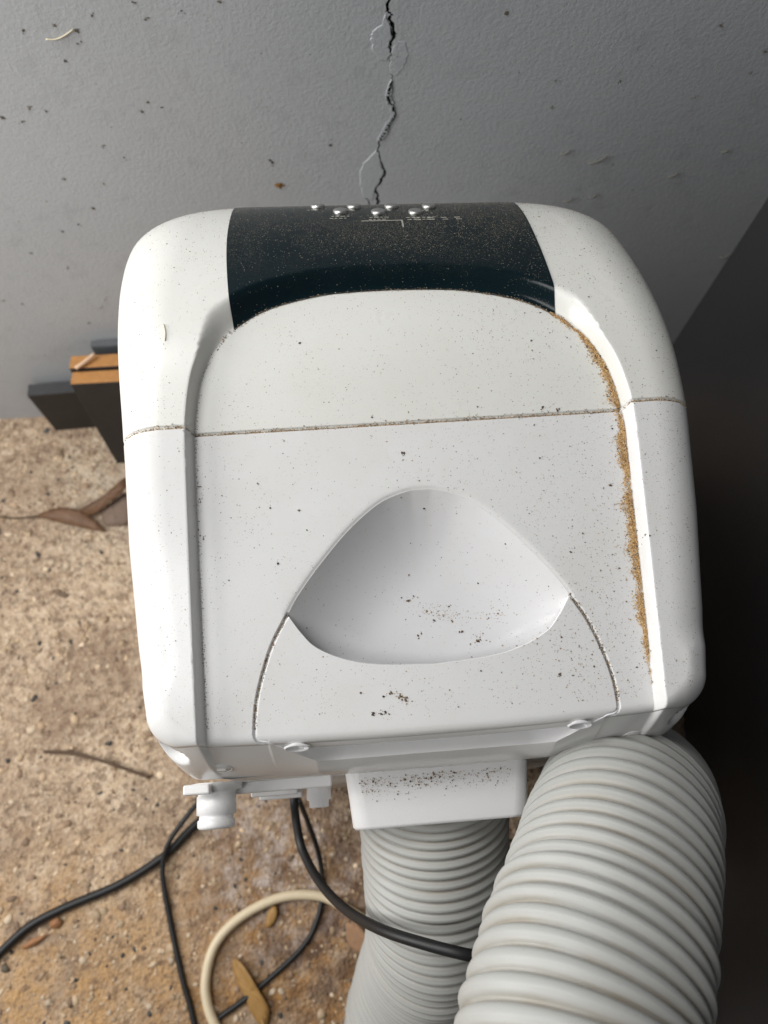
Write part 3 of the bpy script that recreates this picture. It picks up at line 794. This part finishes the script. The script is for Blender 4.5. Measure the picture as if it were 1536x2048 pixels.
tabm = box_bm(-.213, -.190, -.036, -.0276, .570, .585, .0015)
o = bm_obj('drain_tab', tabm, M['fit'], ac); o.matrix_parent_inverse = INV
o = bm_obj('fitting_rail', box_bm(-.196, -.086, -.037, -.0266, .535, .545, .0015), M['fit'], ac); o.matrix_parent_inverse = INV
lathe_y('drain_plug', (-.101, -.0265, .50), [(0, .012), (.020, .012), (.021, .0095), (.027, .0095), (.0275, .008)], M['fit'])
for x0, x1, z0 in ((-.166, -.121, .50), (-.16, -.118, .485)):
    bmh = box_bm(x0, x1, -.040 - (.5 - z0) * .2, -.0266, z0, z0 + .008, .001)
    o = bm_obj('cable_clip', bmh, M['fit'], ac); o.matrix_parent_inverse = INV

# hose adapter: flared box with round sleeve
def adapter():
    V = []; F = []
    secs = [(-.018, .082, .592, .42, .010), (-.030, .0815, .590, .42, .012), (-.050, .0795, .587, .425, .014), (-.073, .0775, .584, .43, .016), (-.0755, .0755, .5825, .432, .017), (-.0755, .070, .576, .438, .02), (-.060, .068, .574, .44, .02)]
    cx = .0098
    for y, hx, z1, z0, r in secs:
        for ccx, ccz, a0 in ((hx - r, z0 + r, -90), (hx - r, z1 - r, 0), (-hx + r, z1 - r, 90), (-hx + r, z0 + r, 180)):
            for k in range(7):
                a = rad(a0 + 15 * k); V.append((cx + ccx + r * math.cos(a), y, ccz + r * math.sin(a)))
    n = 28
    for i in range(len(secs) - 1):
        for k in range(n):
            k2 = (k + 1) % n; F.append((i * n + k, i * n + k2, (i + 1) * n + k2, (i + 1) * n + k))
    return part('hose_adapter', V, F, M['fit'])
adapter()

# ---- control buttons, display frame and print on the panel
def surf_frame(x, y):
    e = 1e-3
    z = lambda a, b: float(ZT(np.array([a]), np.array([b]), False)[0]) + .0008
    p = Vector((x, y, z(x, y))); tx = Vector((2 * e, 0, z(x + e, y) - z(x - e, y))).normalized(); ty = Vector((0, 2 * e, z(x, y + e) - z(x, y - e))).normalized()
    n = tx.cross(ty).normalized(); ty = n.cross(tx); p.x += float(shear(y))
    return Matrix.Translation(p) @ Matrix((tx, ty, n)).transposed().to_4x4()
bm = bmesh.new()
prof = [(.0066, 0), (.0066, .0012), (.0061, .0021), (.0046, .0026), (.0020, .0028)]
vs = [[bm.verts.new((r * math.cos(2 * math.pi * k / 20), r * math.sin(2 * math.pi * k / 20), h)) for k in range(20)] for r, h in prof]
for i in range(len(vs) - 1):
    for k in range(20): bm.faces.new((vs[i][k], vs[i][(k + 1) % 20], vs[i + 1][(k + 1) % 20], vs[i + 1][k]))
bm.faces.new(vs[-1])
btn = bpy.data.meshes.new('button'); bm.to_mesh(btn); bm.free(); btn.materials.append(M['silver'])
btn.polygons.foreach_set('use_smooth', [True] * len(btn.polygons))
BTN = [(-.0633 + .0095, .452), (-.0431 + .0095, .434), (-.0303 + .0095, .4485), (-.0093 + .0095, .430), (.0039 + .0095, .446), (.0237 + .0095, .428), (.0381 + .0095, .4435)]
for x, y in BTN:
    o = bpy.data.objects.new('button', btn); col.objects.link(o); o.parent = panel; o.matrix_local = surf_frame(x, y)
def print_mark(name, quads, mat=None):
    """thin printed marks: list of (x0,y0,x1,y1) plan rectangles laid on the panel"""
    V = []; F = []
    for x0, y0, x1, y1 in quads:
        b0 = len(V)
        for a, b in ((x0, y0), (x1, y0), (x1, y1), (x0, y1)):
            z = float(ZT(np.array([a]), np.array([b]), False)[0]) + .0012
            V.append((a + float(shear(b)), b, z))
        F.append((b0, b0 + 1, b0 + 2, b0 + 3))
    return part(name, V, F, mat or M['print'], panel, False)
q = []
for x, y in BTN:
    n = random.choice((2, 3)) if y < .44 else 1
    for r in range(2 if y < .44 else 1):
        xx = x - .009 + random.uniform(-.001, .001)
        for k in range(n * 2):
            l = random.uniform(.002, .0042); q.append((xx, y - .0125 - r * .0042, xx + l, y - .0112 - r * .0042)); xx += l + .0013
for k in range(4):
    xx = .030 + k * .012
    q.append((xx, .4140, xx + .005, .4155)); q.append((xx + .001, .4105, xx + .006, .4118))
print_mark('button_legend', q)['kind'] = 'stuff'
print_mark('display_frame', [(-.0165, .4105, .0185, .4118), (.0185, .3985, .0198, .4118)])

# ------------------------------------------------------------------ exhaust hose
def hose():
    far = [(-.04, -.42, .110), (-.04, -.56, .17), (-.03, -.66, .36), (-.02, -.62, .58), (0, -.50, .73), (.02, -.38, .765), (.045, -.28, .748)]
    P = [(.0105, -.012, .522), (.0110, -.055, .486), (.0115, -.115, .442), (.0106, -.170, .392), (.005, -.215, .315), (-.0103, -.261, .2138), (-.03, -.325, .135)] + far + [
        (.0636, -.2051, .7235), (.1138, -.1328, .6749), (.1480, -.090, .632), (.182, -.072, .565), (.215, -.068, .47), (.245, -.069, .33), (.262, -.07, .16)]
    ns = 11; pitch = .0113; step = pitch / ns
    path = catmull(P, step)
    ker = np.hanning(101); ker /= ker.sum()
    pad = np.concatenate([2 * path[:1] - path[50:0:-1], path, 2 * path[-1:] - path[-2:-52:-1]])
    path = catmull(np.stack([np.convolve(pad[:, k], ker, 'valid') for k in range(3)], 1)[::9], step)
    k = np.arange(len(path)); uu = (k % ns) / ns
    c_ = np.clip(np.abs(uu - .5) / .43, 0, 1)
    prof = np.sqrt(np.maximum(0, 1 - c_ ** 2.6))
    r = .0690 + .0058 * prof - .0012 * np.exp(-((uu - .30) / .05) ** 2)
    jit = np.repeat(rng.normal(0, 1, len(path) // ns + 1), ns)[:len(path)]; r = r + .0006 * jit * prof
    V, F = tube(path, r, 60, False)
    me = mesh('exhaust_hose', V, F)
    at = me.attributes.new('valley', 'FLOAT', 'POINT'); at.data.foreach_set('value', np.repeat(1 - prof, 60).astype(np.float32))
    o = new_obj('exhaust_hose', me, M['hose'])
    tag(o, 'pale grey corrugated exhaust hose looping from the rear outlet', 'hose')
hose()

# ------------------------------------------------------------------ cables
def cable(name, P, r, mat, label, cat='cable'):
    V, F = tube(catmull(P, .006), r, 12); o = new_obj(name, mesh(name, V, F), mat); tag(o, label, cat); return o
cable('power_cord', [(-.140, -.0, .30)] + CORD_A + [(.12, -.24, .30), (.14, -.26, .16)], .0050, M['cord'], 'black cord draped from the rear of the unit across the vertical hose')
cable('thin_cable', CORD_B, .0040, M['cord'], 'thin black cable making a long loop on the concrete', 'cable')
cable('power_cord', CORD_C, .0064, M['cord'], 'thick black cord running off to the left over the concrete', 'cable')
cable('cream_cable', CREAM, .0072, M['cream'], 'cream coloured cable curving in a half loop on the concrete', 'cable')

# ------------------------------------------------------------------ planks by the wall
def plank(name, x0, x1, y0, y1, h, mat, top, label, rot=0, lean=0):
    root = empty(name, (x0, y0, 0)); root.rotation_euler = (lean, 0, rot); tag(root, label, 'plank')
    b = box_bm(0, x1 - x0, 0, y1 - y0, 0, h - .002, .0012); bm_obj('board', b, mat, root)
    b = box_bm(.0006, x1 - x0 - .0006, .0006, y1 - y0 - .0006, h - .0018, h, .0006, 1); bm_obj('top_end', b, top, root)
plank('wood_plank', -.625, -.40, .6815, .706, .13, M['plank'], M['plankedge'], 'short black plank lying lower, leftmost against the grey wall', rad(2))
plank('wood_plank', -.500, -.26, .600, .626, .243, M['plank'], M['wood'], 'black plank with bare orange top, nearest the air conditioner', rad(0), rad(-6))
plank('wood_plank', -.503, -.26, .628, .655, .247, M['plank'], M['wood'], 'black plank with bare orange top, closest behind its twin', rad(0), rad(-6))
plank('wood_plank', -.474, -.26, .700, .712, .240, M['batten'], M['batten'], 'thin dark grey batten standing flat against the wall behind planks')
V, F = tube(catmull([(-.490, .650, .2500), (-.475, .660, .2525), (-.460, .674, .2535)], .004), .0032, 8)
tag(new_obj('wood_chip', mesh('wood_chip', V, F), M['chip']), 'pale wood sliver lying on the bare orange plank tops', 'wood chip')

# ------------------------------------------------------------------ leaves and litter
def leaf(name, P, mat, label, cat='leaf', curl=.0015, sharp=False):
    P = np.array(P); n = len(P); c = P.mean(0)
    V = [c + [0, 0, curl]]; rings = 3; Q = []
    per = catmull(np.concatenate([P, P[:1]]), .006)[:-1] if not sharp else np.array([P[i] * (1 - t) + P[(i + 1) % n] * t for i in range(n) for t in (0, .5)]) * [1, 1, .5]
    m = len(per)
    for r in range(1, rings + 1):
        t = r / rings
        for p in per: V.append(c * (1 - t) + p * t + [0, 0, curl * (1 - t * t) + rng.normal(0, .0006)])
    F = [(0, 1 + k, 1 + (k + 1) % m) for k in range(m)]
    for r in range(rings - 1):
        for k in range(m): F.append((1 + r * m + k, 1 + (r + 1) * m + k, 1 + (r + 1) * m + (k + 1) % m, 1 + r * m + (k + 1) % m))
    V = np.array(V); nv = len(V)
    V = np.concatenate([V, V - [0, 0, .0007]]); F = F + [tuple(q + nv for q in f_[::-1]) for f_ in F]
    b0 = 1 + (rings - 1) * m
    F += [(b0 + k, b0 + nv + k, b0 + nv + (k + 1) % m, b0 + (k + 1) % m) for k in range(m)]
    return tag(new_obj(name, mesh(name, V, F), mat), label, cat)
lf = leaf('dead_leaf', LEAF1, M['leafb'], 'narrow brown dead leaf with a long stalk, left of the unit', curl=.006)
leaf('dead_leaf', LEAF1B, M['leafb'], 'dark folded leaf blade pointing up against the unit side', curl=.006)
leaf('dead_leaf', LEAF1C, M['leafb2'], 'dull purple brown leaf tucked under the left side of the unit', curl=.004)
V, F = tube(catmull(LEAF1S, .006), .0018, 6); st = new_obj('leaf_stalk', mesh('leaf_stalk', V, F), M['twig'], lf)
leaf('dead_leaf', LEAF2, M['leafy'], 'long yellowish dry leaf inside the cream cable loop')
leaf('dead_leaf', LEAF3, M['leafo'], 'tiny orange leaf under the thick black cord', sharp=True)
leaf('dead_leaf', LEAF4, M['leafo'], 'pale orange curled scrap near the left edge below the cord', sharp=True)
leaf('dead_leaf', LEAF5, M['leafy'], 'small yellow leaf scrap beneath the arch of the cream cable')
leaf('card_scrap', CARD, M['card'], 'brown card scrap tucked beside the vertical hose', 'card scrap')
V, F = tube(catmull(TWIG, .006), .0026, 7); tag(new_obj('twig', mesh('twig', V, F), M['twig']), 'thin dark twig on the concrete left of the unit', 'twig')

# ------------------------------------------------------------------ wall specks
P = np.array([(x, WALL_Y - .0006, z) for x, z in WSPECK]); n = len(P)
PP = [P]; 
for k in range(2): PP.append(P + np.c_[rng.normal(0, .0022, n), np.zeros(n), rng.normal(0, .0018, n)])
ex = np.c_[rng.uniform(-.6, .55, 70), np.full(70, WALL_Y - .0003), rng.uniform(.15, .82, 70)]
S_ = np.r_[rng.uniform(.0011, .0022, n), rng.uniform(.0004, .0011, 2 * n), rng.uniform(.0003, .0009, 70)]
PA = np.concatenate(PP + [ex])
o = grains('wall_specks', PA, S_, tints(len(PA), [(.07, .06, .05), (.13, .11, .08), (.22, .21, .18)], [.4, .35, .25]), .3, 1.5, axis=1)
tag(o, 'small dark dirt specks stuck on the grey wall', 'dirt', kind='stuff')
o = grains('rust_spot', np.array([(ORANGESPOT[0][0] + a, WALL_Y - .001, ORANGESPOT[0][1] + b) for a, b in ((0, 0), (.004, .001), (-.003, .001), (.001, -.003), (.006, -.001))]), [.004, .003, .003, .0025, .002], tints(5, [(.22, .11, .03)]), .3, 1.4, axis=1)
tag(o, 'small orange brown dirt spot on the wall above the panel', 'dirt spot')
for k, (x, z) in enumerate(WPALE):
    l = (.011, .006, .006, .005, .006, .002, .008, .004)[k]
    V, F = tube(catmull([(x - l, WALL_Y - .002, z - l * .45), (x, WALL_Y - .004, z), (x + l, WALL_Y - .002, z + l * .5)], .002), .0009, 6)
    tag(new_obj('web_scrap', mesh('web_scrap', V, F), M['web']), ('longest pale web scrap on the wall above right shoulder', 'pale web scrap left of the longest one on the wall', 'pale web scrap in the wall shade right of the longest one', 'pale web scrap just above the right shoulder edge, right one of two', 'pale web scrap just above the right shoulder edge, left one of two', 'tiny pale web scrap highest in the wall corner', 'pale web scrap lower in the wall corner', 'faint web scrap between the longest one and the corner')[k], 'web scrap')
V, F = tube(catmull([(x, WALL_Y - .002, z) for x, z in STRAW], .003), .0008, 6)
tag(new_obj('straw', mesh('straw', V, F), M['straw']), 'pale bent straw stuck on the wall at upper left', 'straw')

# ------------------------------------------------------------------ dirt on the appliance
def surf_pts(xy):
    xy = np.asarray(xy); z = ZT(xy[:, 0], xy[:, 1], True)
    inb = inpoly(xy[:, 0], xy[:, 1], hole_poly)
    z = np.where(inb, bowl_z(xy[:, 0], xy[:, 1]), z)
    return np.c_[xy[:, 0] + shear(xy[:, 1]), xy[:, 1], z]
def onac(xy, m=.004): return xy[inpoly(xy[:, 0], xy[:, 1], OUT) & (out_dist(xy[:, 0], xy[:, 1]) > m)]
def dust():
    xy = onac(np.c_[rng.uniform(-.22, .22, 60000), rng.uniform(0, .47, 60000)], .012)
    # uneven fall of dirt: heavier to the right, in drifts
    cl = sum(np.sin(xy[:, 0] * a + b) * np.sin(xy[:, 1] * c + d) for a, b, c, d in ((41, 1, 33, 2), (87, 3, 71, .5), (143, 2, 120, 4)))
    wgt = .19 + .33 * sstep(-.05, .16, xy[:, 0]) + .10 * cl
    blk = black_mask(xy[:, 0], xy[:, 1]); wgt = np.where(blk, 0, wgt)
    wgt = np.where(inpoly(xy[:, 0], xy[:, 1], hole_poly), wgt * .55, wgt)
    rid = (ridge(xy[:, 0], xy[:, 1]) > .001) & (ridge(xy[:, 0], xy[:, 1]) < STEP * .97); wgt = np.where(rid, wgt * .1, wgt)
    xy = xy[rng.random(len(xy)) < wgt]
    n = len(xy); s = np.clip(rng.lognormal(-8.72, .45, n), .00008, .0008)
    c = tints(n, [(.09, .07, .05), (.21, .155, .10), (.36, .27, .17), (.26, .24, .20)], [.26, .32, .26, .16])
    p = surf_pts(xy); p[:, 2] += s * .2
    o = grains('dust_specks', p, s, c, .5, 1.8)
    tag(o, 'fine dark dust specks scattered over the white plastic covers', 'dust', kind='stuff')
dust()
def crumbs():
    xs_ = [(-.0085, .194), (-.166, .178), (-.1655, .170), (.105, .2225), (.118, .221), (.160, .205), (.170, .125), (.172, .117), (.1655, .150), (-.166, .142), (.010, .077), (-.004, .066), (.031, .066), (.044, .060), (.098, .023), (-.03, .02), (-.024, .017), (-.020, .014), (-.045, .006), (-.04, .0065), (-.035, .006), (.15, .27), (-.01, .093), (.158, .262)]
    P = []
    for x, y in xs_:
        k = rng.integers(2, 6); P += [(x + rng.normal(0, .0009), y + rng.normal(0, .0009)) for _ in range(k)]
    P += [(x, y) for x, y in np.c_[rng.uniform(-.16, .165, 34), rng.uniform(.005, .3, 34)]]
    P = np.array(P); n = len(P); s = rng.uniform(.00035, .0010, n); p = surf_pts(P); p[:, 2] += s * .3
    # loose soil in the hand recess and on the grip
    a = np.c_[.015 + rng.normal(0, .016, 150), .083 + rng.normal(0, .004, 150)]; a[:, 1] -= (a[:, 0] - .015) * .3
    b = np.c_[.058 + rng.normal(0, .008, 40), .078 + rng.normal(0, .003, 40)]
    c = np.c_[.044 + rng.normal(0, .004, 30), .060 + rng.normal(0, .003, 30)]
    d = np.c_[-.024 + rng.normal(0, .0035, 60), .017 + rng.normal(0, .002, 60)]; d[:, 1] -= (d[:, 0] + .024) * .6
    e = np.c_[.115 + rng.normal(0, .022, 190), .035 + rng.normal(0, .024, 190)]
    g = np.c_[.15 + rng.normal(0, .012, 170), .10 + rng.normal(0, .045, 170)]
    L = onac(np.concatenate([a, b, c, d, e, g])); s2 = rng.lognormal(-8.1, .45, len(L)).clip(.00012, .0008); p2 = surf_pts(L); p2[:, 2] += s2 * .3
    C = np.concatenate([tints(n, [(.06, .042, .03), (.14, .09, .05)], [.55, .45]), tints(len(L), [(.40, .26, .12), (.20, .13, .07), (.12, .08, .05), (.5, .36, .2)], [.35, .3, .2, .15])])
    nA = 420; ax = rng.uniform(-.06, .075, nA); ay = -.034 - np.abs(rng.normal(0, .008, nA)); kA = ay > -.072; ax, ay = ax[kA], ay[kA]
    pA = np.c_[ax, ay, np.interp(ay, [-.073, -.055, -.03], [.5845, .5873, .5905])]; sA = rng.lognormal(-8.1, .5, len(ax)).clip(.00015, .0009)
    C = np.concatenate([C, tints(len(ax), [(.25, .16, .08), (.12, .08, .05), (.36, .27, .16)], [.45, .3, .25])])
    o = grains('soil_crumbs', np.concatenate([p, p2, pA]), np.r_[s, s2, sA], C, .7, 1.5)
    tag(o, 'brown soil crumbs lying in the hand recess and on covers', 'soil', kind='stuff')
crumbs()
def sand():
    # drift of sand in the right hand groove
    path = np.array([p for p in BASE if p[0] > .125 and .012 < p[1] < .305])
    s_ = np.r_[0, np.cumsum(np.linalg.norm(np.diff(path, axis=0), axis=1))]
    n = 19000; q = rng.random(n) * s_[-1]
    fr = q / s_[-1]
    wid = np.interp(fr, [0, .08, .2, .35, .55, .7, .85, .93, 1], [.0012, .0034, .0056, .0058, .0068, .0062, .0046, .0026, .0008])
    dens = np.interp(fr, [0, .05, .15, .8, .88, .95, 1], [.15, .6, 1, 1, .6, .25, .05])
    dens = dens * np.clip(.75 + .35 * np.sin(q * 95 + 2) + .25 * np.sin(q * 233), .12, 1)
    kp = rng.random(n) < dens; q = q[kp]; wid = wid[kp]; n = len(q)
    wid = wid * (1 + .25 * np.sin(q * 160) + .2 * np.sin(q * 371 + 1))
    x = np.interp(q, s_, path[:, 0]); y = np.interp(q, s_, path[:, 1])
    off = np.abs(rng.normal(0, .5, n)) * wid - .0002
    i = np.clip(np.searchsorted(s_, q), 1, len(path) - 1); T = path[i] - path[i - 1]; T /= np.linalg.norm(T, axis=1)[:, None]
    nx, ny = T[:, 1], -T[:, 0]
    cxm, cym = 0 - x, .15 - y; sg = np.sign(nx * cxm + ny * cym); 
    xy = np.c_[x + nx * sg * off, y + ny * sg * off]
    s = rng.uniform(.00018, .00055, n); p = surf_pts(xy); p[:, 2] += s * .4 + rng.random(n) * .0016 * np.clip(1 - off / (wid + 1e-9), 0, 1)
    c = tints(n, [(.60, .38, .16), (.66, .46, .23), (.42, .23, .08), (.10, .06, .03), (.70, .55, .36)], [.34, .25, .23, .11, .07], .15)
    o = grains('sand_drift', p, s, c, .85, 1.3)
    tag(o, 'drift of tan sand lying along the right hand groove', 'sand', kind='stuff')
    # dirt packed in the seam and the corner pockets, fine line on the left groove
    xs2 = rng.uniform(-.222, .222, 2600); xy = np.c_[xs2, SEAM + rng.normal(0, .0006, 2600)]
    p = surf_pts(xy); p[:, 2] += .0004
    P = [p]; S = [rng.uniform(.0003, .0006, 2600)]; C = [tints(2600, [(.46, .31, .16), (.10, .065, .035), (.30, .19, .095)], [.45, .22, .33])]
    bl = np.array([q_ for q_ in BASE if q_[0] < -.10]); k = rng.integers(0, len(bl), 420); xy = bl[k] + rng.normal(0, .0007, (420, 2)) + [.0006, 0]
    xy = xy[xy[:, 1] > .004]
    p = surf_pts(xy); P.append(p); S.append(rng.uniform(.0002, .0005, len(p))); C.append(tints(len(p), [(.2, .15, .1), (.07, .05, .04)]))
    for side, cnt in ((PL_R, 900), (PL_L, 420)):
        k = rng.integers(0, len(side), cnt); xy = side[k] + rng.normal(0, .0006, (cnt, 2)); xy = xy[xy[:, 1] > .002]
        p = surf_pts(xy); p[:, 2] += .0004; P.append(p); S.append(rng.uniform(.0003, .0006, len(p))); C.append(tints(len(p), [(.36, .24, .12), (.14, .1, .06)]))
    ar_ = np.array([q_ for q_ in BASE if abs(q_[0]) < .14 and q_[1] > .29]); k = rng.integers(0, len(ar_), 900); xy = ar_[k] + rng.normal(0, .0007, (900, 2))
    xy = xy[rng.random(900) < .35 + .65 * sstep(.02, .12, xy[:, 0])]
    p = surf_pts(xy); p[:, 2] += .001; P.append(p); S.append(rng.uniform(.0003, .0005, len(p))); C.append(tints(len(p), [(.4, .3, .2), (.2, .15, .1)]))
    o = grains('seam_dirt', np.concatenate(P), np.concatenate(S), np.concatenate(C), .7, 1.4)
    tag(o, 'brown dirt packed in the seams between the plastic covers', 'dirt', kind='stuff')
sand()
def panel_dust():
    xy = np.c_[rng.uniform(-.128, .128, 14000), rng.uniform(.30, .47, 14000)]
    xy = xy[black_mask(xy[:, 0], xy[:, 1])]
    k = .10 + .9 * sstep(.335, .40, xy[:, 1]) * (.35 + .65 * sstep(-.09, .03, xy[:, 0])); k = np.maximum(k, .55 * sstep(.07, .13, xy[:, 0]))
    xy = xy[rng.random(len(xy)) < k]; n = len(xy)
    s = rng.uniform(.0001, .00028, n); p = surf_pts(xy); p[:, 2] += .0008 + s * .2
    o = grains('panel_dust', p, s, tints(n, [(.30, .26, .19), (.45, .41, .34), (.16, .14, .1)], [.5, .2, .3]), .5, 1.8)
    tag(o, 'tan dust grains sprinkled over the smoked control panel', 'dust', kind='stuff')
panel_dust()
V, F = tube(catmull([surf_pts([(-.1815, .283)])[0] + [0, 0, .0006], surf_pts([(-.1805, .290)])[0] + [0, 0, .001], surf_pts([(-.1815, .297)])[0] + [0, 0, .0006]], .002), .00045, 6)
tag(new_obj('grass_blade', mesh('grass_blade', V, F), M['straw']), 'tiny dry grass bit on the upper left shoulder', 'grass bit')
